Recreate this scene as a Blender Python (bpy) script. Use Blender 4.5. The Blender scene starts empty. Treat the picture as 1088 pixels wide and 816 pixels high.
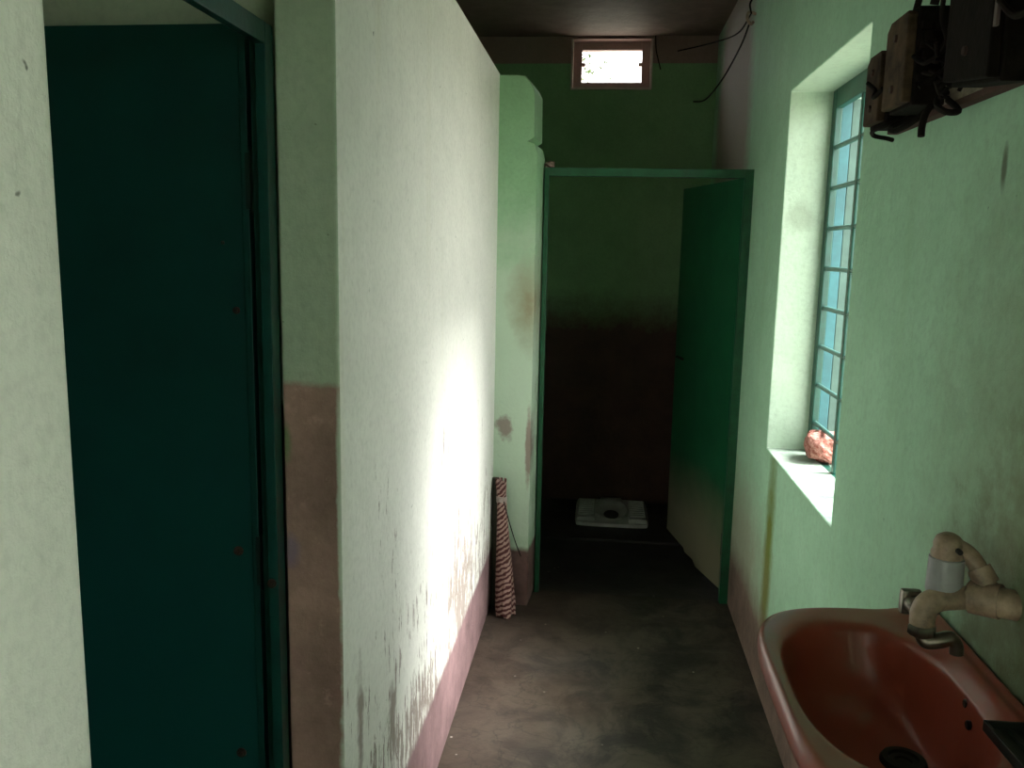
import bpy, bmesh, math, random
from mathutils import Vector, Matrix
random.seed(7)
C = bpy.context.scene.collection
PI = math.pi

# ------------------------------------------------------------------ mesh helpers
def box(bm, x0, x1, y0, y1, z0, z1, mat=None, bev=0.0):
    vs = [bm.verts.new(p) for p in ((x0,y0,z0),(x1,y0,z0),(x1,y1,z0),(x0,y1,z0),(x0,y0,z1),(x1,y0,z1),(x1,y1,z1),(x0,y1,z1))]
    fs = [bm.faces.new([vs[i] for i in f]) for f in ((0,3,2,1),(4,5,6,7),(0,1,5,4),(1,2,6,5),(2,3,7,6),(3,0,4,7))]
    if bev > 0:
        es = list({e for f in fs for e in f.edges})
        r = bmesh.ops.bevel(bm, geom=es, offset=bev, segments=2, affect='EDGES', profile=0.6)
        vs = list({v for v in vs if v.is_valid} | {v for f in r['faces'] for v in f.verts})
    if mat is not None:
        for v in vs: v.co = mat @ v.co
    return vs
def frame_of(d):
    d = d.normalized(); a = Vector((0,0,1)) if abs(d.z) < .9 else Vector((1,0,0))
    u = d.cross(a).normalized(); return u, d.cross(u).normalized()
def tube(bm, pts, r, n=10, cap=True):
    pts = [Vector(p) for p in pts]; rs = r if isinstance(r, (list, tuple)) else [r]*len(pts)
    rings = []; u = None
    for i, p in enumerate(pts):
        d = (pts[min(i+1, len(pts)-1)] - pts[max(i-1, 0)]).normalized()
        if u is None: u, v = frame_of(d)
        else:
            u = (u - d*u.dot(d)).normalized(); v = d.cross(u)
        rings.append([bm.verts.new(p + (u*math.cos(2*PI*k/n) + v*math.sin(2*PI*k/n))*rs[i]) for k in range(n)])
    for a, b in zip(rings, rings[1:]):
        for k in range(n): bm.faces.new((a[k], a[(k+1)%n], b[(k+1)%n], b[k]))
    if cap: bm.faces.new(rings[0][::-1]); bm.faces.new(rings[-1])
def lathe(bm, prof, n=32, mat=Matrix()):
    """prof: (r, z) list, revolved around local z"""
    rings = []
    for r, z in prof:
        if r < 1e-6: rings.append([bm.verts.new(mat @ Vector((0,0,z)))])
        else: rings.append([bm.verts.new(mat @ Vector((r*math.cos(2*PI*k/n), r*math.sin(2*PI*k/n), z))) for k in range(n)])
    for a, b in zip(rings, rings[1:]):
        for k in range(n):
            if len(a) == 1 and len(b) == 1: continue
            if len(a) == 1: bm.faces.new((a[0], b[k], b[(k+1)%n]))
            elif len(b) == 1: bm.faces.new((a[k], a[(k+1)%n], b[0]))
            else: bm.faces.new((a[k], a[(k+1)%n], b[(k+1)%n], b[k]))
def bez(p0, p1, p2, p3, n=14):
    p0, p1, p2, p3 = map(Vector, (p0, p1, p2, p3)); out = []
    for i in range(n+1):
        t = i/n; s = 1-t
        out.append(p0*s**3 + p1*3*s*s*t + p2*3*s*t*t + p3*t**3)
    return out
def smooth_path(pts, n=8):
    pts = [Vector(p) for p in pts]; out = []
    for i in range(len(pts)-1):
        a = pts[max(i-1,0)]; b = pts[i]; c = pts[i+1]; d = pts[min(i+2,len(pts)-1)]
        for k in range(n):
            t = k/n
            out.append(.5*((2*b) + (c-a)*t + (2*a-5*b+4*c-d)*t*t + (3*b-a-3*c+d)*t**3))
    out.append(pts[-1]); return out
def build(name, bm, mat, parent=None, smooth=False, kind=None, label=None, category=None, bevel=0, group=None, loc=None, sharp=40):
    bmesh.ops.recalc_face_normals(bm, faces=bm.faces[:])
    me = bpy.data.meshes.new(name)
    if loc is not None:
        L = Vector(loc)
        for v in bm.verts: v.co -= L
    bm.to_mesh(me); bm.free()
    for m in (mat if isinstance(mat, (list, tuple)) else [mat]): me.materials.append(m)
    if smooth:
        for p in me.polygons: p.use_smooth = True
        try: me.set_sharp_from_angle(angle=math.radians(sharp))
        except Exception: pass
    o = bpy.data.objects.new(name, me); C.objects.link(o)
    if loc is not None: o.location = loc
    if parent is not None:
        o.parent = parent
        o.matrix_parent_inverse = Matrix()
        o.location = Vector(o.location) - Vector(world_loc(parent))
    if kind: o['kind'] = kind
    if label: o['label'] = label
    if category: o['category'] = category
    if group: o['group'] = group
    if bevel:
        b = o.modifiers.new('bevel', 'BEVEL'); b.width = bevel; b.segments = 3; b.limit_method = 'ANGLE'; b.angle_limit = math.radians(40)
    return o
def world_loc(o):
    l = Vector(o.location)
    while o.parent is not None: o = o.parent; l += Vector(o.location)
    return l
def empty(name, loc, label=None, category=None, kind=None, group=None):
    o = bpy.data.objects.new(name, None); C.objects.link(o); o.location = loc; o.empty_display_size = .05
    if label: o['label'] = label
    if category: o['category'] = category
    if kind: o['kind'] = kind
    if group: o['group'] = group
    return o
NB = bmesh.new

# ------------------------------------------------------------------ node helpers
class N:
    def __init__(s, name):
        s.m = bpy.data.materials.new(name); s.m.use_nodes = True; s.t = s.m.node_tree
        s.b = s.t.nodes['Principled BSDF']; s.L = s.t.links.new
        tc = s.t.nodes.new('ShaderNodeTexCoord'); s.P = tc.outputs['Object']
        g = s.t.nodes.new('ShaderNodeNewGeometry'); s.W = g.outputs['Position']; s.Nrm = g.outputs['Normal']
    def n(s, typ, **k):
        x = s.t.nodes.new('ShaderNode'+typ)
        for a, v in k.items(): setattr(x, a, v)
        return x
    def put(s, sock, v):
        if hasattr(v, 'is_output') or isinstance(v, bpy.types.NodeSocket): s.L(v, sock)
        elif isinstance(v, (tuple, list)) and len(v) == 3 and sock.type == 'RGBA': sock.default_value = (*v, 1)
        else: sock.default_value = v
    def math(s, op, a, b=0.0, clamp=False):
        x = s.n('Math', operation=op, use_clamp=clamp); s.put(x.inputs[0], a); s.put(x.inputs[1], b); return x.outputs[0]
    def map(s, scale=(1,1,1), loc=(0,0,0), src=None):
        x = s.n('Mapping'); s.L(src or s.W, x.inputs[0]); x.inputs['Scale'].default_value = scale; x.inputs['Location'].default_value = loc; return x.outputs[0]
    def noise(s, scale, detail=4, rough=.6, vec=None, dist=0):
        x = s.n('TexNoise'); s.L(vec or s.W, x.inputs['Vector']); x.inputs['Scale'].default_value = scale
        x.inputs['Detail'].default_value = detail; x.inputs['Roughness'].default_value = rough; x.inputs['Distortion'].default_value = dist
        return x.outputs['Fac']
    def ramp(s, f, lo, hi, a=0.0, b=1.0):
        x = s.n('MapRange'); x.clamp = True; s.put(x.inputs['Value'], f); s.put(x.inputs['From Min'], lo); s.put(x.inputs['From Max'], hi)
        s.put(x.inputs['To Min'], a); s.put(x.inputs['To Max'], b); return x.outputs[0]
    def mix(s, f, a, b):
        x = s.n('Mix', data_type='RGBA'); s.put(x.inputs['Factor'], f); s.put(x.inputs[6], a); s.put(x.inputs[7], b); return x.outputs[2]
    def sep(s, v=None):
        x = s.n('SeparateXYZ'); s.L(v or s.W, x.inputs[0]); return x.outputs
    def blob(s, centre, scale, r0, r1, wob=.3, nscale=12):
        """1 inside a ragged spot round `centre` (per-axis scale), 0 outside"""
        v = s.n('VectorMath', operation='SUBTRACT'); s.L(s.W, v.inputs[0]); v.inputs[1].default_value = centre
        v2 = s.n('VectorMath', operation='MULTIPLY'); s.L(v.outputs[0], v2.inputs[0]); v2.inputs[1].default_value = scale
        l = s.n('VectorMath', operation='LENGTH'); s.L(v2.outputs[0], l.inputs[0])
        d = s.math('ADD', l.outputs['Value'], s.math('MULTIPLY', s.math('SUBTRACT', s.noise(nscale, 5, .7), .5), wob*2))
        return s.ramp(d, r0, r1, 1, 0)
    def bump(s, h, strength=.3, dist=.01, prev=None):
        x = s.n('Bump'); x.inputs['Strength'].default_value = strength; x.inputs['Distance'].default_value = dist; s.L(h, x.inputs['Height'])
        if prev is not None: s.L(prev, x.inputs['Normal'])
        s.L(x.outputs[0], s.b.inputs['Normal']); return x.outputs[0]
    def out(s, col, rough=.6, metal=0, spec=.5):
        s.put(s.b.inputs['Base Color'], col); s.put(s.b.inputs['Roughness'], rough); s.b.inputs['Metallic'].default_value = metal
        s.b.inputs['Specular IOR Level'].default_value = spec
        return s.m

def plain(name, col, rough=.5, metal=0, var=.25, nscale=20, bump=.15, spec=.5):
    n = N(name); dark = tuple(c*(1-var) for c in col); lite = tuple(min(1, c*(1+var*.6)) for c in col)
    f = n.noise(nscale, 5, .65, n.P)
    n.bump(n.noise(nscale*4, 4, .6, n.P), bump, .003)
    return n.out(n.mix(n.ramp(f, .3, .7), dark, lite), rough, metal, spec)

MAROON = (.115, .058, .048)
def wall_paint(name, base, shade, dado_h=None, dado=MAROON, streak=0.0, blobs=(), rough=.7, dado_soft=.012, bumpk=.35, dado_wob=.05, over=()):
    """painted plaster; blobs: (centre, scale, r0, r1, wobble, colour, strength)"""
    n = N(name); x, y, z = n.sep()
    f = n.noise(1.7, 6, .6); f2 = n.noise(9, 6, .7)
    col = n.mix(n.ramp(n.math('ADD', n.math('MULTIPLY', f, .6), n.math('MULTIPLY', f2, .4)), .38, .62), shade, base)
    fine = n.noise(70, 3, .6)
    col = n.mix(n.ramp(fine, .45, .72, 0, .30), col, tuple(c*.62 for c in base))
    col = n.mix(n.ramp(n.noise(26, 5, .75), .58, .70, 0, .35), col, tuple(c*.66 for c in base))
    col = n.mix(n.ramp(n.noise(55, 2, .5), .76, .80, 0, .8), col, (.07, .07, .05))
    # drip streaks
    dr = n.noise(1, 5, .65, n.map((9, 9, .6)))
    col = n.mix(n.ramp(dr, .56, .8, 0, .35), col, tuple(c*k for c, k in zip(base, (.72, .7, .55))))
    peel = None
    if streak:
        s1 = n.noise(1, 6, .75, n.map((46, 46, 9)), .3)
        s2 = n.noise(3.2, 3, .5)
        th = n.ramp(z, .25, 1.25, .485, .66)                     # flakes get rarer higher up
        v = n.math('ADD', n.math('MULTIPLY', s1, .7), n.math('MULTIPLY', s2, .3))
        peel = n.math('MULTIPLY', n.ramp(n.math('SUBTRACT', v, th), .0, .022), streak)
        col = n.mix(peel, col, n.mix(n.noise(25), (.22, .17, .15), (.42, .37, .33)))
    for c, sc, r0, r1, wob, bc, st in blobs:
        col = n.mix(n.math('MULTIPLY', n.blob(c, sc, r0, r1, wob), st), col, bc)
    if dado_h:
        zz = n.math('ADD', z, n.math('MULTIPLY', n.math('SUBTRACT', n.noise(7, 6, .75), .5), dado_wob))
        g = n.ramp(zz, dado_h-dado_soft, dado_h+dado_soft, 1, 0)
        dn = n.mix(n.ramp(n.noise(6, 7, .7), .3, .7), tuple(c*.62 for c in dado), tuple(c*1.35 for c in dado))
        dn = n.mix(n.ramp(n.noise(30, 4, .7), .6, .75, 0, .35), dn, tuple(min(1, c*2.1) for c in dado))
        col = n.mix(g, col, dn)
    for c, sc, r0, r1, wob, bc, st in over:
        col = n.mix(n.math('MULTIPLY', n.blob(c, sc, r0, r1, wob), st), col, bc)
    h = n.math('ADD', n.math('MULTIPLY', n.noise(6, 3, .5), 2.2), n.math('ADD', n.math('MULTIPLY', n.noise(45, 5, .7), .5), n.math('MULTIPLY', n.noise(1, 3, .6, n.map((60, 60, 20))), .25)))
    if peel is not None: h = n.math('SUBTRACT', h, n.math('MULTIPLY', peel, .35))
    n.bump(h, bumpk, .012)
    return n.out(col, rough, 0, .35)

# ------------------------------------------------------------------ materials
PEACHY = (.30, .20, .17)
M = {}
M['left'] = wall_paint('pale_green_whitewash', (.84, .83, .77), (.74, .74, .68), .262, (.235, .145, .148), streak=1.0, dado_wob=.02,
    blobs=[((-.43, 1.455, .60), (1, 12, 2.2), .15, .34, .4, (.30, .24, .21), .9), ((-.43, 1.70, .46), (1, 8, 2.4), .12, .3, .45, (.30, .25, .22), .9)])
M['pillar'] = wall_paint('pillar_end_paint', (.50, .58, .44), (.40, .48, .36), 1.268, (.36, .215, .18), dado_soft=.006, dado_wob=.035,
    over=[((-.430, 1.35, .45), (42, 1, 1.6), .15, .45, .5, (.60, .66, .56), .9), ((-.432, 1.35, 1.02), (60, 1, .9), .1, .35, .5, (.55, .62, .5), .8),
          ((-.528, 1.35, 1.17), (60, 1, 22), .5, 1.0, .5, (.10, .22, .08), .7), ((-.522, 1.35, .98), (50, 1, 30), .5, 1.1, .6, (.20, .15, .25), .6)])
M['near'] = wall_paint('near_wall_whitewash', (.74, .73, .66), (.66, .65, .58), None)
M['stub'] = wall_paint('stub_wall_paint', (.33, .56, .33), (.26, .46, .26), .25, (.17, .095, .085),
    blobs=[((-.35, 3.4, .85), (3, 1, 1.2), .6, 1.1, .3, (.56, .66, .53), .75), ((-.30, 3.4, 1.29), (20, 1, 8), .2, 1.8, .9, (.24, .16, .07), .7), ((-.385, 3.4, .77), (22, 1, 15), .6, .95, .9, (.27, .21, .18), .9),
           ((-.285, 3.4, .70), (60, 1, 5), .6, 1.0, .5, (.27, .2, .17), .9)])
M['right'] = wall_paint('mint_green_paint', (.42, .70, .49), (.35, .61, .41), .27, (.19, .14, .11), dado_soft=.06, dado_wob=.1,
    blobs=[((.58, 2.80, .45), (1, 11, 1.7), .3, 1.0, .35, (.15, .20, .015), .95),      # drip stain under sill corner
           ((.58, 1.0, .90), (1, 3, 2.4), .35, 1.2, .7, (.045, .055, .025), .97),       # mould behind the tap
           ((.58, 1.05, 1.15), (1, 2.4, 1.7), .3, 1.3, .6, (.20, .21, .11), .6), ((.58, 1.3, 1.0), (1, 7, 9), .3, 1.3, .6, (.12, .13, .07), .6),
           ((.58, 1.353, 1.632), (1, 90, 26), .5, 1.1, .3, (.08, .09, .05), .8),
           ((.58, 4.3, 2.0), (1, 1.15, .55), .5, .72, .12, (.38, .30, .26), .9),         # bare pinkish plaster in the stall
           ((.58, 3.3, .35), (1, 1.6, 3), .3, 1.1, .4, (.33, .25, .19), .6)])
M['sill'] = wall_paint('sill_plaster', (.12, .26, .17), (.42, .48, .42), None)
M['reveal'] = wall_paint('reveal_paint', (.50, .64, .50), (.44, .58, .45), None,
    blobs=[((.64, 2.945, 1.62), (22, 1, 22), .6, 1.3, .6, (.25, .3, .22), .5)])
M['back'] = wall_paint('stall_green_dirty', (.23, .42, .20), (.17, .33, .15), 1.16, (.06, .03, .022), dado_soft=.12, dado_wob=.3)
M['stall'] = wall_paint('stall_paint', (.50, .58, .42), (.42, .50, .36), 1.22, (.09, .05, .04))
M['pinkband'] = wall_paint('bare_upper_band', PEACHY, (.22, .15, .12), None)
M['ceiling'] = wall_paint('stained_ceiling', (.30, .21, .18), (.17, .12, .10), None)
M['ventplaster'] = wall_paint('vent_plaster', (.48, .34, .31), (.40, .27, .25), None)

def floor_mat(name, c1, c2, c3, wet=.3):
    n = N(name)
    a = n.noise(5, 9, .72, None, .6); b = n.noise(1.6, 5, .6); c = n.noise(28, 6, .75)
    x, y, z = n.sep()
    col = n.mix(n.ramp(a, .42, .58), c1, c2)
    # reddish worn cement along the left side, mossy grey on the right
    side = n.ramp(n.math('ADD', x, n.math('MULTIPLY', n.math('SUBTRACT', b, .5), .9)), -.3, .15, 1, 0)
    col = n.mix(n.math('MULTIPLY', side, .6), col, n.mix(n.ramp(a, .35, .65), c3, tuple(k*1.35 for k in c3)))
    vo = n.n('TexVoronoi'); vo.feature = 'DISTANCE_TO_EDGE'; vo.inputs['Scale'].default_value = 6
    wv = n.n('VectorMath', operation='ADD'); n.L(n.W, wv.inputs[0])
    nn = n.n('TexNoise'); nn.inputs['Scale'].default_value = 4; nn.inputs['Detail'].default_value = 6; n.L(n.W, nn.inputs['Vector'])
    sc = n.n('VectorMath', operation='SCALE'); n.L(nn.outputs['Color'], sc.inputs[0]); sc.inputs['Scale'].default_value = .45
    n.L(sc.outputs[0], wv.inputs[1]); n.L(wv.outputs[0], vo.inputs['Vector'])
    col = n.mix(n.ramp(vo.outputs['Distance'], .0,   .025, .4, 0), col, tuple(k*.35 for k in c1))
    col = n.mix(n.ramp(c, .68, .76, 0, .5), col, (.22, .18, .15))
    sp = n.n('TexVoronoi'); sp.inputs['Scale'].default_value = 17; n.L(n.W, sp.inputs['Vector'])
    spk = n.math('MULTIPLY', n.ramp(sp.outputs['Distance'], .05, .09, 1, 0), n.ramp(n.noise(7, 2), .55, .6))
    col = n.mix(spk, col, (.36, .32, .28))
    n.bump(n.math('ADD', n.math('MULTIPLY', a, .7), n.math('MULTIPLY', c, .3)), .45, .01)
    return n.out(col, n.ramp(b, .35, .65, wet, wet+.35), 0, .45)
M['floor'] = floor_mat('worn_cement_floor', (.022, .021, .016), (.066, .058, .041), (.052, .032, .024), .40)
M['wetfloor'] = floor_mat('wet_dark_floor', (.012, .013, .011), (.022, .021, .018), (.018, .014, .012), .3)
M['ground'] = plain('outside_ground', (.34, .33, .27), .9, 0, .3, 3)

def door_paint(name, top, bottom, zlo, zhi, rough=.42, axis='z'):
    n = N(name); x, y, z = n.sep()
    f = n.noise(3, 6, .65)
    zz = n.math('ADD', z, n.math('MULTIPLY', n.math('SUBTRACT', f, .5), .35))
    t = n.mix(n.ramp(n.noise(8, 5, .6), .3, .7), tuple(c*.8 for c in top), tuple(c*1.15 for c in top))
    col = n.mix(n.ramp(zz, zlo, zhi), bottom, t)
    ch = n.ramp(n.noise(24, 6, .75), .71, .74)
    col = n.mix(n.math('MULTIPLY', ch, .5), col, (.25, .3, .24))
    n.bump(n.noise(22, 4, .6), .12, .004)
    return n.out(col, rough, 0, .4)
M['leaf1'] = door_paint('teal_door_paint', (.002, .046, .038), (.003, .070, .062), .3, 1.3, .5)
M['leaf2'] = door_paint('green_door_paint', (.012, .11, .045), (.22, .22, .14), .22, .52, .38)
M['iron1'] = plain('teal_iron', (.004, .05, .04), .4, 0, .35)
M['iron2'] = plain('green_iron', (.008, .085, .035), .4, 0, .35)
M['winframe'] = plain('window_green', (.006, .065, .045), .4, 0, .3)
M['blue'] = plain('faded_blue_board', (.022, .12, .135), .5, 0, .35, 9)
M['greyboard'] = plain('weathered_board', (.06, .12, .10), .7, 0, .35, 9)
M['rod'] = plain('painted_rod', (.07, .17, .15), .4, .2, .3)
M['rust'] = plain('rusty_metal', (.06, .03, .02), .7, .3, .5, 60)
M['hinge'] = plain('hinge_metal', (.012, .03, .024), .5, .4, .4)
M['brick'] = None
n = N('red_brick'); f = n.noise(45, 6, .8, n.P)
colb = n.mix(n.ramp(f, .42, .6), (.26, .065, .045), (.60, .30, .25)); n.bump(f, 1, .006); M['brick'] = n.out(colb, .9)

def ceramic():
    n = N('coral_ceramic'); x, y, z = n.sep(n.P)
    f = n.noise(14, 6, .7, n.P); g = n.noise(3.5, 4, .6, n.P)
    base = n.mix(n.ramp(g, .3, .7), (.27, .048, .030), (.34, .068, .045))
    scum = n.math('MULTIPLY', n.ramp(z, -.03, -.003, 0, 1), n.ramp(f, .42, .6, 0, .4))
    col = n.mix(scum, base, (.26, .115, .07))
    n.bump(n.noise(40, 4, .6, n.P), .05, .002)
    n.b.inputs['Coat Weight'].default_value = .3; n.b.inputs['Coat Roughness'].default_value = .05
    return n.out(col, n.ramp(f, .35, .7, .28, .45), 0, .35)
M['ceramic'] = ceramic()
M['drain'] = plain('drain_black', (.012, .012, .011), .5, .2)
M['pvc'] = plain('stained_pvc', (.38, .28, .20), .5, 0, .6, 26, .05)
M['pvcgrey'] = plain('grey_pvc', (.34, .35, .36), .4, 0, .12, 30)
M['chrome'] = plain('dull_brass_chrome', (.20, .18, .15), .3, .85, .4, 40)
M['tray'] = plain('black_plastic', (.014, .016, .014), .35, 0, .3)
M['panwhite'] = plain('dirty_white_ceramic', (.42, .43, .40), .3, 0, .3, 10)
M['panfoot'] = plain('dirty_white_ridges', (.40, .41, .38), .35, 0, .3, 14)
M['wood'] = plain('old_switch_board_wood', (.075, .032, .022), .8, 0, .5, 14, .5)
M['box1'] = plain('brown_bakelite', (.065, .042, .027), .85, 0, .7, 22, .4, .2)
M['box2'] = plain('black_bakelite', (.010, .007, .005), .85, 0, .7, 22, .4, .15)
M['box3'] = plain('tan_bakelite', (.085, .056, .034), .85, 0, .7, 22, .4, .2)
M['wire'] = plain('black_wire', (.012, .009, .007), .85, 0, .4, 30, .2, .15)
M['strip'] = plain('dark_strip', (.055, .055, .038), .8)
M['cordw'] = plain('pale_cord', (.42, .34, .30), .9)
def stripes():
    n = N('red_white_twist'); x, y, z = n.sep(n.P)
    x, y, z = n.sep()
    cx = n.math('ADD', x, n.math('ADD', n.math('MULTIPLY', z, .0635), .354))
    cy = n.math('SUBTRACT', y, n.math('ADD', n.math('MULTIPLY', z, .088), 3.292))
    a = n.math('ARCTAN2', cy, cx)
    s = n.math('SINE', n.math('ADD', n.math('MULTIPLY', z, 2*PI/.021), n.math('ADD', n.math('MULTIPLY', a, -5.0), n.math('MULTIPLY', n.noise(38, 4, .65), 9.0))))
    col = n.mix(n.ramp(s, -.25, .25), (.085, .022, .02), (.42, .27, .23))
    n.bump(n.noise(120, 3, .6, n.P), .3, .002)
    return n.out(col, .85)
M['strands'] = stripes()
M['leafg'] = plain('tree_leaf', (.07, .11, .03), .6, 0, .4)
M['bark'] = plain('tree_bark', (.12, .08, .05), .9)

# ------------------------------------------------------------------ dimensions (metres; camera stands over x=0,y=0)
XL, XR, TH = -.43, .58, .10
ZC, ZP = 2.68, 2.17
YB = 5.0
WY0, WY1, WZ0, WZ1 = 2.09, 2.945, .835, 2.022

def grid_wall(axis, a0, a1, ucuts, vcuts, solid):
    """wall slab from a0 to a1 along axis ('x' or 'y'), cells solid(u,v); returns a watertight bmesh"""
    bm = NB(); cache = {}
    def V(a, u, v):
        k = (a, u, v)
        if k not in cache: cache[k] = bm.verts.new((a, u, v) if axis == 'x' else (u, a, v))
        return cache[k]
    nu, nv = len(ucuts)-1, len(vcuts)-1
    S = [[solid((ucuts[i]+ucuts[i+1])/2, (vcuts[j]+vcuts[j+1])/2) for j in range(nv)] for i in range(nu)]
    g = lambda i, j: 0 <= i < nu and 0 <= j < nv and S[i][j]
    for i in range(nu):
        for j in range(nv):
            if not S[i][j]: continue
            u0, u1, v0, v1 = ucuts[i], ucuts[i+1], vcuts[j], vcuts[j+1]
            for a in (a0, a1): bm.faces.new((V(a,u0,v0), V(a,u1,v0), V(a,u1,v1), V(a,u0,v1)))
            if not g(i-1, j): bm.faces.new((V(a0,u0,v0), V(a1,u0,v0), V(a1,u0,v1), V(a0,u0,v1)))
            if not g(i+1, j): bm.faces.new((V(a0,u1,v0), V(a1,u1,v0), V(a1,u1,v1), V(a0,u1,v1)))
            if not g(i, j-1): bm.faces.new((V(a0,u0,v0), V(a1,u0,v0), V(a1,u1,v0), V(a0,u1,v0)))
            if not g(i, j+1): bm.faces.new((V(a0,u0,v1), V(a1,u0,v1), V(a1,u1,v1), V(a0,u1,v1)))
    return bm

# ------------------------------------------------------------------ the room
bm = NB(); box(bm, -1.95, .83, -1.7, 3.575, -.12, 0); build('floor', bm, M['floor'], kind='structure')
bm = NB(); box(bm, -1.95, .83, 3.575, 5.25, -.12, -.012); box(bm, -.80, XR, 4.30, YB, -.012, .0)
build('floor', bm, M['wetfloor'], kind='structure')
bm = NB(); box(bm, -1.95, .83, -1.7, 5.25, ZC, ZC+.12); build('ceiling', bm, M['ceiling'], kind='structure')

# corridor partition, left: 10 cm brick wall, open above
bm = grid_wall('x', XL-TH, XL, [1.35, 3.50], [0, ZP], lambda u, v: True)
for f in bm.faces:
    c = f.calc_center_median()
    if abs(c.y-1.35) < 1e-4: f.material_index = 1
    elif c.x < XL-.08: f.material_index = 2
build('wall_left', bm, [M['left'], M['pillar'], M['stall']], kind='structure', bevel=.006)
bm = grid_wall('x', XL-TH, XL, [-1.7, .64], [0, ZP+.0], lambda u, v: True)
build('wall_left_near', bm, [M['near']], kind='structure', bevel=.006)
# stub wall beside the far door, stepped top with broken corners
bm = NB(); prof = [(XL-TH,0),(-.276,0),(-.276,1.862),(-.288,1.905),(-.315,1.915),(-.293,1.935),(-.293,2.105),(-.305,2.13),(-.33,2.160),(-.36,2.163),(XL-TH,2.166)]
prof[5] = (-.290, 1.93)
f0 = [bm.verts.new((x, 3.40, z)) for x, z in prof]; f1 = [bm.verts.new((x+.016, 3.60, z)) for x, z in prof]
bm.faces.new(f0); bm.faces.new(f1[::-1])
for i in range(len(prof)): j = (i+1) % len(prof); bm.faces.new((f0[i], f0[j], f1[j], f1[i]))
build('wall_far_left', bm, M['stub'], kind='structure', bevel=.004)
# partitions between the stalls, outer wall, rear wall
bm = NB(); box(bm, -1.75, XL-TH-.001, 1.46, 1.56, 0, ZP); build('wall_between_stalls', bm, M['stall'], kind='structure')
bm = NB(); box(bm, -.90, -.80, 3.60, YB, 0, ZP); build('wall_stall_left', bm, M['back'], kind='structure')
bm = NB(); box(bm, -1.75, XL-TH-.0, 3.50, 3.60, 0, ZP); build('wall_between_stalls', bm, M['stall'], kind='structure')
bm = NB(); box(bm, -1.95, -1.75, -1.7, YB, 0, ZC); build('wall_outer_left', bm, M['stall'], kind='structure')
bm = NB(); box(bm, -1.95, .83, -1.9, -1.7, 0, ZC); build('wall_rear', bm, M['near'], kind='structure')
# right wall with its window; unseen opening behind the camera added for fill light
R2 = (-1.05, -.15)
def sol(u, v):
    if WY0 < u < WY1 and WZ0 < v < WZ1: return False
    if R2[0] < u < R2[1] and WZ0 < v < WZ1: return False
    return True
bm = grid_wall('x', XR, .83, [-1.9, R2[0], R2[1], WY0, WY1, 5.2], [0, WZ0, WZ1, ZC], sol)
for f in bm.faces:
    c = f.calc_center_median(); nx = abs(f.normal.x) if f.normal.length else 0
    f.normal_update()
    if abs(f.normal.x) < .5 and 0.1 < c.z < ZC-.1 and WY0-.01 <= c.y <= WY1+.01:
        f.material_index = 2 if abs(c.z-WZ0) < .01 else 1
build('wall_right', bm, [M['right'], M['reveal'], M['sill']], kind='structure', bevel=.004)
# back wall with the ventilator hole
VX0, VX1, VZ0, VZ1 = -.217, .213, 2.405, 2.665
bm = grid_wall('y', YB, YB+.2, [-1.95, VX0, VX1, XR], [0, VZ0, 2.535, VZ1, ZC], lambda u, v: not (VX0 < u < VX1 and VZ0 < v < VZ1))
for f in bm.faces:
    f.normal_update(); c = f.calc_center_median()
    if abs(f.normal.y) > .5: f.material_index = 1 if c.z > 2.53 else 0
    else: f.material_index = 2
build('wall_back', bm, [M['back'], M['pinkband'], M['ventplaster']], kind='structure')
bm = NB(); box(bm, -40, 40, -40, 60, -.5, -.4); build('ground', bm, M['ground'], kind='structure')

# ------------------------------------------------------------------ ventilator
v = empty('window_2', (0, 5.08, VZ0), kind='structure')
bm = NB(); Y0, Y1 = 5.07, 5.12
box(bm, VX0, -.17, Y0, Y1, VZ0, VZ1, None, .003); box(bm, .168, VX1, Y0, Y1, VZ0, VZ1, None, .003)
box(bm, -.17, .168, Y0, Y1, VZ0, 2.446, None, .003); box(bm, -.17, .168, Y0, Y1, 2.622, VZ1, None, .003)
build('window_frame', bm, M['ventplaster'], v)
bm = NB()
for x in (VX0-.012, VX1): box(bm, x, x+.012, 4.992, 5.03, VZ0-.01, VZ1, None, .002)
box(bm, VX0-.012, VX1+.012, 4.990, 5.03, VZ0-.012, VZ0, None, .002)
build('edge_strip', bm, plain('pale_edge_plaster', (.55, .45, .40), .8), v)
bm = NB()
for zz in (2.535,):
    for x in (-.162, .160): box(bm, x-.012, x+.012, 5.075, 5.10, zz, zz+.02, None, .004)
build('frame_lug', bm, M['ventplaster'], v)

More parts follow.
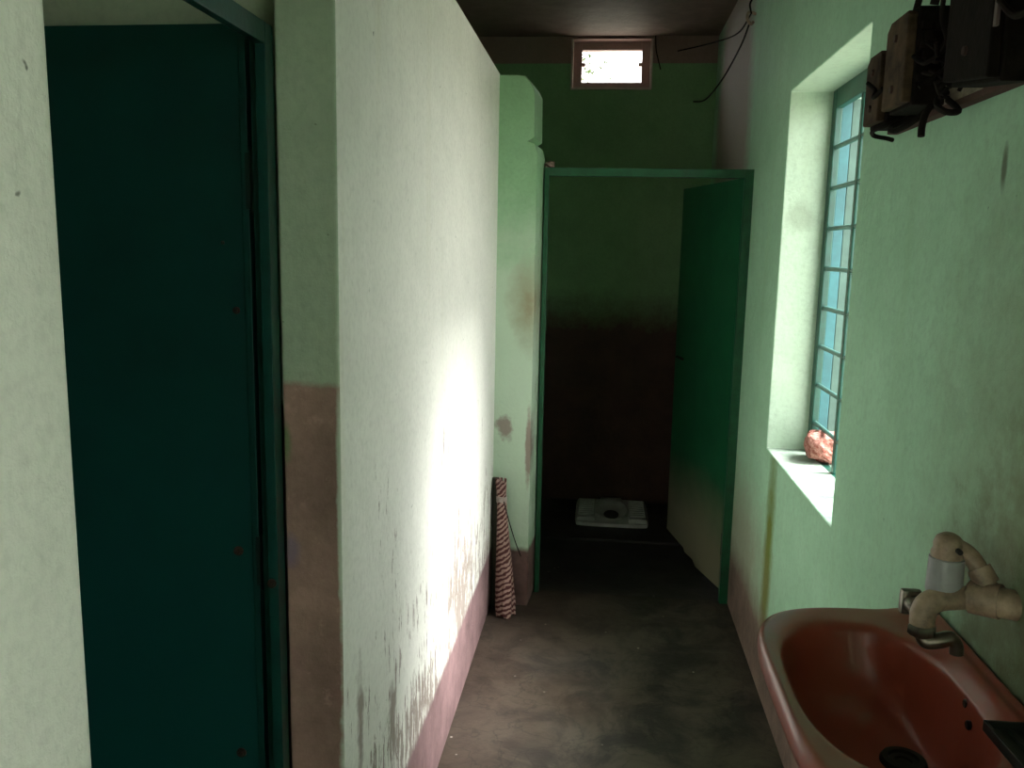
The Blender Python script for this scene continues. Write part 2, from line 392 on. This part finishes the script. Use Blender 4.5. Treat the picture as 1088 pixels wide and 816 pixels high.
# branches of a tree and a brick corner of the house outside the ventilator
t = empty('tree', (-.9, 7.4, -.4), 'leafy tree outside, glimpsed through the ventilator', 'tree')
bm = NB(); tube(bm, smooth_path([(-.95,7.4,-.4),(-.9,7.4,1.2),(-.8,7.35,2.6),(-.6,7.3,3.6)]), .05); build('trunk', bm, M['bark'], t, smooth=True)
bm = NB()
for br in ([(-.85,7.35,2.2),(-.6,7.2,2.7),(-.3,7.2,3.1)], [(-.8,7.35,2.6),(-.65,7.3,3.2),(-.4,7.3,3.5)], [(-.88,7.4,1.9),(-.55,7.3,2.4),(-.28,7.3,2.75)]):
    tube(bm, smooth_path(br), .014, 6)
build('branch', bm, M['bark'], t, smooth=True)
bm = NB()
for i in range(900):
    p = Vector((random.gauss(-.36, .13), random.gauss(7.3, .2), random.uniform(2.2, 3.6)))
    R = Matrix.Translation(p) @ Matrix.Rotation(random.uniform(0, 2*PI), 4, 'Z') @ Matrix.Rotation(random.uniform(-1, 1), 4, 'X')
    L = random.uniform(.04, .07)
    a = [bm.verts.new(R @ Vector(q)) for q in ((0,0,0),(L*.3,L*.4,.004),(0,L,-.01),(-L*.3,L*.4,.004))]
    bm.faces.new(a)
o = build('foliage', bm, M['leafg'], t)

# ------------------------------------------------------------------ window in the right wall
w = empty('window_1', (.74, 2.5, WZ0), kind='structure')
FX0, FX1 = .715, .737
bm = NB()
box(bm, FX0, FX1, WY0, WY0+.045, WZ0, WZ1, None, .003); box(bm, FX0, FX1, WY1-.045, WY1, WZ0, WZ1, None, .003)
box(bm, FX0, FX1, WY0+.045, WY1-.045, WZ1-.06, WZ1, None, .003); box(bm, FX0, FX1, WY0+.045, WY1-.045, WZ0-.004, WZ0+.0005)
build('window_frame', bm, M['winframe'], w)
for yy in (2.35, 2.612):
    bm = NB(); box(bm, FX0+.004, FX1, yy, yy+.028, WZ0, WZ1-.06, None, .003); build('mullion', bm, M['winframe'], w)
for k in range(9):
    zz = .939 + .129*k - .0
    if zz > WZ1-.07: break
    bm = NB(); tube(bm, [(.727, WY0+.02, zz), (.727, WY1-.02, zz)], .0075, 10); build('bar', bm, M['rod'], w, smooth=True)
s = empty('window_shutter', (.77, WY1, WZ0), 'faded blue wooden shutter folded open behind the window bars', 'shutter')
for (x0, x1, m) in ((.738, .769, M['blue']), (.770, .796, M['greyboard']), (.806, .87, M['blue']), (.872, .93, M['blue'])):
    bm = NB(); box(bm, x0, x1, WY1-.036, WY1-.012, WZ0+.005, WZ1-.03, None, .002)
    build('board', bm, m, s)
for zz in (.97, 1.38, 1.80):
    bm = NB(); box(bm, .742, .93, WY1-.012, WY1-.002, zz, zz+.06, None, .002); build('batten', bm, M['greyboard'], s)

# broken brick on the sill
bm = NB(); bmesh.ops.create_cube(bm, size=1)
bmesh.ops.subdivide_edges(bm, edges=bm.edges[:], cuts=9, use_grid_fill=True)
from mathutils import noise as mn
for q in bm.verts:
    d = q.co.copy(); L = max(abs(d.x), abs(d.y), abs(d.z)); rr = d.length
    q.co = d * (.42 + .58*(.5/ max(rr, 1e-4))) * 1.12
    q.co.x *= .105; q.co.y *= .13; q.co.z *= .080
    nn = mn.noise(q.co*24)*.014 + mn.noise(q.co*80)*.006
    q.co += q.co.normalized()*nn
zmin = min(q.co.z for q in bm.verts)
for q in bm.verts:
    if q.co.z < zmin+.008: q.co.z = zmin
R = Matrix.Translation((.735, 2.79, WZ0-zmin+.0008)) @ Matrix.Rotation(-.15, 4, 'Z')
for q in bm.verts: q.co = R @ q.co
build('brick', bm, M['brick'], smooth=False, label='broken red brick lump lying on the window sill', category='brick', loc=(.735, 2.79, WZ0))

# ------------------------------------------------------------------ near stall door (teal, left)
d = empty('door_1', (-.55, 1.35, 0), kind='structure')
def angle_iron(bm, pts):  # simple box list
    for b in pts: box(bm, *b, None, .0015)
bm = NB()
angle_iron(bm, [(-.549, -.531, 1.318, 1.350, 0, 1.836), (-.566, -.549, 1.340, 1.350, 0, 1.836), (-.546, -.531, .62, 1.318, 1.803, 1.836), (-.562, -.531, .60, .64, 0, 1.836)])
build('door_frame', bm, M['iron1'], d)
# leaf built along -x from its hinge edge and turned a little
Lm = Matrix.Translation((-.583, 1.365, 0)) @ Matrix.Rotation(math.radians(-1.2), 4, 'Z')
bm = NB(); box(bm, -.70, 0, .004, .012, .04, 1.846, Lm, 0)
lf = build('door_leaf', bm, M['leaf1'], d, loc=(-.583, 1.365, 0))
bm = NB()
for b in ((-.70,-.672,.0,.028,.04,1.846), (-.012,0,-.002,.028,.04,1.846), (-.672,-.012,.0,.028,.04,.068), (-.672,-.012,.0125,.028,1.815,1.846), (-.672,-.012,.0125,.028,.9,.93)):
    box(bm, *b, Lm, .001)
build('edge_frame', bm, M['iron1'], lf)
def disc(c, r, h, axis='y'):
    bm = NB(); R = Matrix.Translation(c) @ Matrix.Rotation(PI/2, 4, 'X' if axis == 'y' else 'Y')
    lathe(bm, [(0, h), (r*.5, h), (r*.6, h*.6), (r, h*.5), (r, 0), (0, 0)], 20, R); return bm
for (x, z, r) in ((-.622, .965, .0085), (-.612, 1.388, .006), (-.629, .578, .009), (-.632, 1.50, .003)):
    build('bolt', disc((x, 1.368, z), r, .006), M['rust'], lf, smooth=True)
for z in (1.60, .95, .30):
    bm = NB(); tube(bm, [(-.574, 1.362, z-.05), (-.574, 1.362, z+.05)], .0055, 12); box(bm, -.588, -.555, 1.362, 1.366, z-.045, z+.045)
    build('hinge', bm, M['hinge'], d, smooth=True)
build('bolt', disc((-.542, 1.318, .93), .008, .006), M['rust'], d, smooth=True)

# ------------------------------------------------------------------ far stall door (green)
d2 = empty('door_2', (.15, 3.57, 0), kind='structure')
bm = NB()
angle_iron(bm, [(-.258, -.238, 3.552, 3.588, -.01, 1.830), (.545, XR, 3.552, 3.588, -.01, 1.830), (-.238, .545, 3.552, 3.588, 1.797, 1.830)])
build('door_frame', bm, M['iron2'], d2)
a = math.atan2(4.33-3.612, .372-.548)
Lm = Matrix.Translation((.552, 3.612, 0)) @ Matrix.Rotation(a, 4, 'Z')
bm = NB(); vs = [bm.verts.new(Lm @ Vector(p)) for p in
    ((.0,-.004,.045),(.30,-.004,.03),(.34,-.004,.05),(.45,-.004,.045),(.47,-.004,.06),(.735,-.004,.07),(.735,-.004,1.805),(0,-.004,1.80))]
f = bm.faces.new(vs); r = bmesh.ops.extrude_face_region(bm, geom=[f]); off = (Lm.to_3x3() @ Vector((0,.008,0)))
for e in r['geom']:
    if isinstance(e, bmesh.types.BMVert): e.co += off
lf2 = build('door_leaf', bm, M['leaf2'], d2, loc=(.552, 3.612, 0))
bm = NB()
for b in ((0,.028,-.03,-.004,.04,1.80), (.707,.735,-.03,-.004,.07,1.805), (.028,.707,-.03,-.004,1.775,1.803), (.028,.707,-.03,-.004,.9,.928)):
    box(bm, *b, Lm, .001)
build('edge_frame', bm, M['iron2'], lf2)
bm = NB(); tube(bm, [Lm @ Vector((.70, .008, .98)), Lm @ Vector((.60, .012, .98))], .006, 10); build('sliding_bolt', bm, M['rust'], lf2, smooth=True)
for z in (1.55, .85, .25):
    bm = NB(); tube(bm, [(.553, 3.600, z-.05), (.553, 3.600, z+.05)], .008, 12); build('hinge', bm, M['hinge'], d2, smooth=True)
# chipped mortar lump where the frame meets the stub wall
bm = NB(); bmesh.ops.create_icosphere(bm, subdivisions=3, radius=.02)
for q in bm.verts: q.co *= 1+mn.noise(q.co*80)*.6; q.co.x *= 1.1; q.co.z *= .8; q.co += Vector((-.235, 3.575, 1.840))
build('mortar_lump', bm, M['pinkband'], label='crumbled mortar lump on the left end of the far door head', category='mortar', loc=(-.235, 3.575, 1.83))

# ------------------------------------------------------------------ squat pan
p = empty('squat_toilet', (.09, 4.74, 0), 'white squat toilet pan with ribbed footrests set in the stall floor', 'toilet')
PX, PY, W2, D2 = .09, 4.74, .205, .235
bm = NB(); nx, ny = 64, 56; G = {}
def panz(u, w):   # u,w in -1..1
    e = max(abs(u)**6 + abs(w)**6, 0); z = .026 - .008*min(1, e)
    bx = (u/.42)**2 + ((w+.02)/.72)**2
    if bx < 1: z -= .03*(1-bx)**.5
    elif bx < 1.25: z += .008*math.sin((bx-1)/.25*PI)
    if w > .62 and abs(u) < .3: z = max(z, .026 + .012*math.sin((w-.62)/.38*PI*.5)*.3)
    return z
for i in range(nx+1):
    for j in range(ny+1):
        u, w_ = -1+2*i/nx, -1+2*j/ny
        k = math.sqrt(max(0, 1 - .06*(w_**4)*(u**4)*2))
        G[i, j] = bm.verts.new((PX+u*W2*k, PY+w_*D2*k, panz(u, w_)))
for i in range(nx):
    for j in range(ny): bm.faces.new((G[i,j], G[i+1,j], G[i+1,j+1], G[i,j+1]))
ring = [G[i,0] for i in range(nx)] + [G[nx,j] for j in range(ny)] + [G[i,ny] for i in range(nx,0,-1)] + [G[0,j] for j in range(ny,0,-1)]
low = [bm.verts.new((q.co.x, q.co.y, 0)) for q in ring]
for i in range(len(ring)): j = (i+1) % len(ring); bm.faces.new((ring[i], low[i], low[j], ring[j]))
build('pan', bm, M['panwhite'], p, smooth=True)
for sx in (-1, 1):
    bm = NB(); cx = PX + sx*.143
    box(bm, cx-.050, cx+.050, PY-.21, PY+.19, .018, .030, None, .005)
    for k in range(8): box(bm, cx-.044, cx+.044, PY-.135+.039*k, PY-.119+.039*k, .026, .041, None, .003)
    box(bm, cx-.048, cx+.048, PY-.215, PY-.175, .022, .044, None, .005)
    build('footrest', bm, M['panfoot'], p, smooth=True)

# ------------------------------------------------------------------ broom and dark strip in the corner
b = empty('broom', (-.362, 3.285, 0), 'bound broom of red and white twisted strands standing upside down in the corner', 'broom')
bm = NB(); ax = lambda z: Vector((-.354-.036*z/.567, 3.292+.05*z/.567, z))
def brad(z):
    ks = [(0,.043),(.06,.044),(.2,.035),(.33,.026),(.45,.019),(.485,.0165),(.53,.021),(.567,.023)]
    for (z0,r0),(z1,r1) in zip(ks, ks[1:]):
        if z <= z1: return r0+(r1-r0)*(z-z0)/(z1-z0)
    return ks[-1][1]
for i in range(130):
    rr = math.sqrt(random.random()); th = random.uniform(0, 2*PI)
    if i < 70: rr = 1
    top = .545+random.uniform(-.01, .025); lo = random.uniform(0, .02)
    pts = []
    for k in range(10):
        z = lo + (top-lo)*k/9; R_ = brad(z)*rr*.9; t_ = th + z*2.4
        pts.append(ax(z) + Vector((math.cos(t_)*R_, math.sin(t_)*R_, 0)))
    tube(bm, pts, .0032, 5)
build('strands', bm, M['strands'], b, smooth=True)
bm = NB()
for zc in (.476, .482, .488, .494):
    c = ax(zc); tube(bm, [c+Vector((math.cos(2*PI*k/20)*.0195, math.sin(2*PI*k/20)*.0195, .002*math.sin(k))) for k in range(21)], .0028, 6)
build('binding', bm, M['cordw'], b, smooth=True)
bm = NB(); tube(bm, smooth_path([(-.372,3.30,.485),(-.345,3.285,.40),(-.318,3.28,.32),(-.296,3.285,.262)]), .0022, 6)
build('loose_cord', bm, M['wire'], b, smooth=True)
bm = NB(); box(bm, -.427, -.402, 3.362, 3.382, 0, .565, None, .003)  # slim dark upright strip filling the wall corner
build('strip', bm, M['strip'], label='narrow dark strip standing upright in the corner behind the broom', category='strip', loc=(-.413, 3.372, 0))

# ------------------------------------------------------------------ wash basin
BX, BY, BZ = XR, 1.155, .90
wb = empty('wash_basin', (BX, BY, .66), 'coral red ceramic wash basin fixed to the mint green wall', 'sink')
def outer(t):   # t 0..1 from far wall corner round the front to near wall corner; returns (x,y)
    # superellipse half: x from wall outward
    th = PI*t; c, s_ = math.cos(th), math.sin(th)
    ex = .42
    y = BY + .293*math.copysign(abs(c)**ex, c); x = BX - .318*abs(s_)**.50
    return x, y
NS = 72
def ringpts(fx):  # full closed loops share the same parametrisation
    return [fx(i/NS) for i in range(NS)]
def full_outer(t, inset=0, squash=1):
    if t <= .72:
        x, y = outer(t/.72)
    else:
        s_ = (t-.72)/.28; y = BY-.293 + .586*s_; x = BX
    cx, cy = BX-.16, BY
    sx = 1-inset/.16; sy = 1-inset/.293
    return cx+(x-cx)*sx*squash, cy+(y-cy)*sy*squash
def bowl(t, k=1.0, cx=.4115, cy=1.17, a=.1235, b_=.212):
    x0, y0 = full_outer(t); th = math.atan2((y0-BY)/.293, (x0-(BX-.16))/.16)
    c, s_ = math.cos(th), math.sin(th)
    e = .80
    xx = math.copysign(abs(c)**e, c)*a; yy = math.copysign(abs(s_)**e, s_)*b_
    if xx > 0: xx *= .95
    return cx+xx*k, cy+yy*k
bm = NB(); loops = []
def add_loop(pts, z): loops.append([bm.verts.new((x, y, z(x, y) if callable(z) else z)) for x, y in pts])
def rimz(x, y): # gentle fall towards the wall shelf, raised lip along the wall
    z = BZ
    if x > .535: z += .016*min(1, (x-.535)/.012)
    if .556 < x < .566: z -= .004
    return z
# underside outwards -> rim -> bowl
clampx = lambda L, m=BX-.002: [(min(x, m), y) for x, y in L]
und = [(.30,-.215,),(.42,-.20),(.62,-.165),(.82,-.11),(.95,-.065),(.985,-.045)]
for q, dz in und:
    pts = [(BX-(BX-x)*q if q > .5 else BX-.02-(BX-.02-x)*q, BY+(y-BY)*(q*.75+.25)) for x, y in [full_outer(i/NS) for i in range(NS)]]
    add_loop(clampx(pts), BZ+dz)
add_loop(clampx([full_outer(i/NS) for i in range(NS)]), BZ-.035)
add_loop(clampx([full_outer(i/NS) for i in range(NS)]), BZ-.012)
add_loop(clampx([full_outer(i/NS, .003) for i in range(NS)]), lambda x, y: rimz(x, y)-.003)
add_loop(clampx([full_outer(i/NS, .008) for i in range(NS)]), rimz)
for s_ in (.25, .5, .75):
    pts = []
    for i in range(NS):
        a_ = full_outer(i/NS, .008); b2 = bowl(i/NS, 1.06); pts.append((a_[0]+(b2[0]-a_[0])*s_, a_[1]+(b2[1]-a_[1])*s_))
    add_loop(pts, lambda x, y, s_=s_: rimz(x, y)-.005*s_)
add_loop([bowl(i/NS, 1.05) for i in range(NS)], BZ-.005)
add_loop([bowl(i/NS, 1.0) for i in range(NS)], BZ-.011)
DX, DY = .462, 1.195
for k, dz in ((.965,-.03),(.93,-.055),(.86,-.085),(.74,-.108),(.58,-.122),(.40,-.130),(.22,-.134)):
    pts = [bowl(i/NS, k) for i in range(NS)]; m_ = (1-k)
    pts = [(x+(DX-.4115)*m_, y+(DY-1.17)*m_) for x, y in pts]
    add_loop(pts, BZ+dz)
bm.faces.new(loops[0][::-1])
for A, B_ in zip(loops, loops[1:]):
    for i in range(NS): j = (i+1) % NS; bm.faces.new((A[i], A[j], B_[j], B_[i]))
bm.faces.new(loops[-1])
o = build('basin', bm, M['ceramic'], wb, smooth=True, loc=(BX, BY, BZ), sharp=60)
sb = o.modifiers.new('s', 'SUBSURF'); sb.levels = 1; sb.render_levels = 2
Rm = Matrix.Translation((DX, DY, BZ-.134))
bm = NB(); lathe(bm, [(0,.001),(.012,.001),(.013,.004),(.020,.005),(.022,.009),(.030,.009),(.033,.004),(.033,-.004),(0,-.004)], 32, Rm)
build('drain', bm, M['drain'], wb, smooth=True)
for (yy, zz) in ((1.172, .879), (1.145, .862)):
    bm = NB(); R = Matrix.Translation((.529-(.879-zz)*.35, yy, zz)) @ Matrix.Rotation(-PI/2, 4, 'Y')
    lathe(bm, [(0,.003),(.005,.003),(.0065,.0015),(.0065,-.006),(0,-.006)], 16, R); build('overflow_hole', bm, M['drain'], wb, smooth=True)
bm = NB(); tube(bm, smooth_path([(DX,DY,.72),(DX,DY,.60),(DX+.01,DY,.50),(DX+.06,DY,.46),(XR+.01,DY,.45)]), .018, 14); build('waste_pipe', bm, M['pvc'], wb, smooth=True)

# black tray lying on the basin's near end
tr = empty('soap_tray', (.54, .957, .917), 'black plastic tray lying on the near right corner of the coral basin', 'tray')
bm = NB(); T = Matrix.Translation((.540, .957, 0)) @ Matrix.Rotation(.03, 4, 'Z')
box(bm, -.046, .046, -.068, .078, .918, .922, T, .001)
for b_ in ((-.048,-.044,-.07,.08), (.044,.048,-.07,.08), (-.044,.044,-.07,-.066), (-.044,.044,.076,.08)): box(bm, b_[0], b_[1], b_[2], b_[3], .918, .932, T, .001)
build('tray_body', bm, M['tray'], tr)
bm = NB()
for k in range(5): box(bm, -.04+.018*k, -.034+.018*k, -.06, .07, .922, .926, T, .001)
build('ridge', bm, M['tray'], tr)

# ------------------------------------------------------------------ tap
tp = empty('wall_tap', (XR, 1.21, .95), 'stained plastic wall pipe with old metal tap above the basin', 'tap')
YT = 1.205
bm = NB(); tube(bm, smooth_path([(XR+.01,1.175,1.026),(.566,1.18,1.028),(.548,1.19,1.029),(.536,YT,1.026)]), [.021]*24+[.0225], 18)
tube(bm, [(.564,1.182,1.0285),(.534,YT,1.026)], .0245, 20)
build('wall_elbow', bm, M['pvc'], tp, smooth=True)
bm = NB(); tube(bm, smooth_path([(.536,YT,1.024),(.514,YT,1.021),(.494,YT,1.018),(.478,YT,1.010),(.472,YT,.995),(.472,YT,.980)]), [.0165]*20+[.0175]*21, 18)
build('pipe', bm, M['pvc'], tp, smooth=True)
bm = NB(); lathe(bm, [(0,0),(.0235,0),(.0245,.004),(.0235,.052),(.019,.055),(0,.055)], 28, Matrix.Translation((.502,YT+.014,1.024)))
build('white_cylinder', bm, M['pvcgrey'], tp, smooth=True).__setitem__('label', 'clean grey white plastic cylinder')
bm = NB(); lathe(bm, [(0,.0),(.0215,0),(.022,.006),(.019,.012),(.020,.02),(.016,.03),(.008,.035),(0,.036)], 24, Matrix.Translation((.502,YT+.014,1.077)))
tube(bm, smooth_path([(.505,YT+.012,1.097),(.53,YT+.01,1.083),(.545,YT,1.06),(.556,1.190,1.035)]), .0125, 14)
tube(bm, [(.541,YT+.002,1.067),(.551,YT-.008,1.048)], .0165, 16)
build('cap_pipe', bm, M['pvc'], tp, smooth=True)
bm = NB(); lathe(bm, [(0,0),(.004,0),(.004,.008),(0,.008)], 12, Matrix.Translation((.507,1.197,1.094)) @ Matrix.Rotation(PI/2, 4, 'X')); build('screw', bm, M['drain'], tp)
bm = NB(); lathe(bm, [(0,0),(.016,0),(.0195,.004),(.0195,.014),(.016,.018),(0,.018)], 6, Matrix.Translation((.472,YT,.962)))
tube(bm, smooth_path([(.472,YT,.970),(.477,YT-.006,.957),(.492,YT-.012,.961),(.506,YT-.014,.966),(.515,YT-.014,.958),(.517,YT-.014,.944)]), [.011]*26+[.0095]*15, 14)
build('spout', bm, M['chrome'], tp, smooth=True)
bm = NB(); tube(bm, [(.472,YT+.01,.992),(.466,YT+.036,.998)], .012, 14)
box(bm, .452, .482, YT+.030, YT+.046, .978, 1.016, None, .006); build('tap_handle', bm, M['chrome'], tp, smooth=True)

# ------------------------------------------------------------------ electrical board with old boxes
eb = empty('switch_board', (XR, 1.35, 1.74), 'long dark wooden mounting board high on the right wall carrying old fuse boxes', 'board')
bm = NB(); box(bm, XR-.022, XR, .75, 1.845, 1.742, 1.835, None, .003)
build('board', bm, M['wood'], eb)
bm = NB(); box(bm, XR-.0245, XR-.022, 1.40, 1.56, 1.752, 1.795, None, .001); build('paper_patch', bm, plain('pale_patch', (.26,.22,.16), .8, 0, .5, 40), eb)
bxs = [ (.505, 1.735, 1.835, 1.748, 1.890, 'box1', 'small brown fuse box at the window end of the wooden board'),
        (.488, 1.545, 1.665, 1.752, 1.912, 'box3', 'tan fuse box with dark side, second along the board from the window'),
        (.497, 1.235, 1.405, 1.754, 1.980, 'box2', 'large black electric box, third along the board from the window'),
        (.505, .93, 1.12, 1.775, 1.99, 'box1', 'brown electric box at the near end of the board, by the photo edge') ]
FB = {}
for i, (xf, y0, y1, z0, z1, mt, lb) in enumerate(bxs):
    dz = .022 if i == 2 else 0
    e = FB[i] = empty('fuse_box', (XR-.022, (y0+y1)/2, z0), lb, 'fuse box')
    ch = .014
    bm = NB(); prof = [(y0,z0-dz),(y1,z0),(y1,z1-ch*1.4),(y1-ch*1.8,z1),(y0+ch*.6,z1),(y0,z1-ch*.5)]
    A = [bm.verts.new((XR-.022,y,z)) for y, z in prof]; B_ = [bm.verts.new((xf+.016,y,z)) for y, z in prof]
    bm.faces.new(A); bm.faces.new(B_[::-1])
    for k in range(len(prof)): j = (k+1) % len(prof); bm.faces.new((A[k],A[j],B_[j],B_[k]))
    build('case', bm, M['box2'] , e, bevel=.003)
    bm = NB(); g = .006; prof = [(y0+g,z0-dz+g),(y1-g,z0+g),(y1-g,z1-ch*1.4),(y1-ch*1.8,z1-g),(y0+ch*.8,z1-g),(y0+g,z1-ch)]
    A = [bm.verts.new((xf+.016,y,z)) for y, z in prof]; B_ = [bm.verts.new((xf,y,z)) for y, z in prof]
    bm.faces.new(A); bm.faces.new(B_[::-1])
    for k in range(len(prof)): j = (k+1) % len(prof); bm.faces.new((A[k],A[j],B_[j],B_[k]))
    build('cover', bm, M[mt], e, bevel=.003)
    for zz in (z0+.035, z1-.04):
        bm = NB(); R = Matrix.Translation((xf, (y0+y1)/2, zz)) @ Matrix.Rotation(-PI/2, 4, 'Y'); lathe(bm, [(0,.004),(.006,.004),(.007,0),(.007,-.002),(0,-.002)], 14, R)
        build('screw', bm, M['rust'], e, smooth=True)
    if i == 2:
        bm = NB(); box(bm, .495, .500, y0-.010, y0-.001, 1.80, 1.98, None, .001); box(bm, .495, .550, y0-.008, y0-.001, 1.845, 1.860, None, .001); build('metal_strap', bm, plain('grey_strap', (.17,.13,.12), .5, .4), e)
    if i == 1:
        bm = NB()
        for q in range(14):
            zz = z0+.03+random.uniform(0,.10); bmv = Matrix.Translation((.51+random.uniform(0,.03), y0-.004, zz))
            box(bm, -.008, .008, -.006, .004, -.006, .006, bmv, .002)
        build('terminal', bm, M['box2'], e)
def part_wire(pts, r, par):
    bm = NB(); tube(bm, smooth_path(pts), r, 8); return build('wire', bm, M['wire'], FB[par], smooth=True)
def wire(pts, r, name, lb, mt='wire', cat='wire'):
    bm = NB(); tube(bm, smooth_path(pts), r, 8); return build(name, bm, M[mt], smooth=True, label=lb, category=cat, loc=pts[0])
part_wire([(.55,1.66,1.752),(.52,1.665,1.738),(.505,1.655,1.728),(.51,1.63,1.722),(.53,1.60,1.735),(.545,1.59,1.752)], .0052, 1)
part_wire([(.535,1.545,1.752),(.525,1.54,1.735),(.520,1.535,1.715),(.519,1.532,1.699)], .0058, 1)
part_wire([(.535,1.52,1.757),(.53,1.50,1.742),(.532,1.465,1.728),(.545,1.455,1.727),(.548,1.47,1.736),(.545,1.50,1.752)], .0052, 1)
part_wire([(.54,1.72,1.752),(.52,1.74,1.744),(.515,1.79,1.742),(.53,1.83,1.738),(.56,1.85,1.736),(.575,1.86,1.734)], .0045, 0)
wire([(.52,1.62,1.915),(.525,1.60,1.96),(.54,1.56,2.02),(.56,1.50,2.15),(.565,1.47,2.40),(.565,1.46,2.679)], .006, 'electric_wire', 'left one of two wires rising from the tan fuse box')
wire([(.53,1.56,1.915),(.535,1.545,1.96),(.55,1.535,2.02),(.565,1.50,2.2),(.567,1.50,2.45),(.567,1.50,2.679)], .0075, 'electric_wire', 'right one of two wires rising from the tan fuse box')
part_wire([(.50,1.545,1.83),(.505,1.50,1.81),(.52,1.46,1.83),(.50,1.435,1.87),(.505,1.43,1.95)], .004, 1)
part_wire([(.49,1.665,1.80),(.485,1.70,1.79),(.498,1.74,1.81),(.495,1.78,1.83)], .004, 1)
part_wire([(.495,1.22,1.83),(.50,1.18,1.80),(.51,1.14,1.81),(.505,1.11,1.84)], .0045, 2)
bm = NB()
for k in range(26):
    c = Vector((random.uniform(.515,.55), random.uniform(1.445,1.535), random.uniform(1.755,1.83)))
    d_ = Vector((random.uniform(-1,1), random.uniform(-1,1), random.uniform(-1,1)))*.022
    tube(bm, smooth_path([c-d_, c+Vector((random.uniform(-.008,.008),)*3), c+d_]), .0035, 6)
build('wire_tangle', bm, M['wire'], FB[1], kind='stuff')

# hook and wires in the far right upper corner
hk = empty('wall_hook', (XR, 3.757, 2.45), 'small insulator hook high on the right wall near the corner', 'hook')
bm = NB(); tube(bm, smooth_path([(XR,3.757,2.47),(.55,3.75,2.475),(.545,3.75,2.45),(.56,3.755,2.43),(.572,3.757,2.44)]), .006, 8); build('hook', bm, M['pvc'], hk, smooth=True)
bm = NB(); tube(bm, smooth_path([(.560,3.75,2.47),(.548,3.72,2.50),(.565,3.72,2.53)]), .004, 8); build('tie', bm, M['wire'], hk, smooth=True)
wire([(.558,3.762,2.440),(.56,4.0,2.40),(.54,4.4,2.34),(.50,4.75,2.30),(.46,5.003,2.33)], .004, 'electric_wire', 'sagging black wire from the hook down to the dark back wall')
wire([(.562,3.765,2.475),(.57,4.2,2.50),(.52,4.75,2.585),(.36,5.003,2.60)], .0035, 'electric_wire', 'upper thin wire from the hook along the pinkish top band')
wire([(.235,4.996,2.685),(.24,4.992,2.61),(.255,4.992,2.55),(.27,4.992,2.50)], .003, 'electric_wire', 'short thin wire dangling on the back wall right of the ventilator')
# ------------------------------------------------------------------ light
wd = bpy.data.worlds.new('sky'); bpy.context.scene.world = wd; wd.use_nodes = True
bg = wd.node_tree.nodes['Background']; bg.inputs[0].default_value = (1.0, 1.0, .97, 1); bg.inputs[1].default_value = 5.0
sd = bpy.data.lights.new('sun', 'SUN'); sd.energy = 12.5; sd.angle = math.radians(34); sd.color = (1, 1, .96)
so = bpy.data.objects.new('sun', sd); C.objects.link(so)
so.rotation_euler = Vector((1.0, .0, 1.0)).to_track_quat('Z', 'Y').to_euler()

# ------------------------------------------------------------------ camera
F, PW = 900.0, 1088.0
d_ = Vector((643-544, 266-408, F)).normalized()
r = math.radians(1.15); hx = Vector((math.cos(r), math.sin(r), 0))
Zn = d_.cross(hx).normalized()
if Zn.y > 0: Zn = -Zn
Xn = d_.cross(Zn)
Mw = Matrix((Xn, d_, Zn))          # world = Mw @ (right, down, forward)
right, down, fwd = Mw.col[0], Mw.col[1], Mw.col[2]
Rc = Matrix((right, -down, -fwd)).transposed().to_4x4()
cd = bpy.data.cameras.new('camera'); cam = bpy.data.objects.new('camera', cd); C.objects.link(cam)
cam.matrix_world = Matrix.Translation((0, 0, 1.5)) @ Rc
cd.sensor_width = 36; cd.lens = 36*F/PW; cd.clip_start = .02
sc = bpy.context.scene; sc.camera = cam
sc.view_settings.view_transform = 'Standard'; sc.view_settings.look = 'None'; sc.view_settings.gamma = 1; sc.view_settings.use_curve_mapping = False
sc.view_settings.exposure = 0.7
sc.cycles.max_bounces = 10; sc.cycles.diffuse_bounces = 6
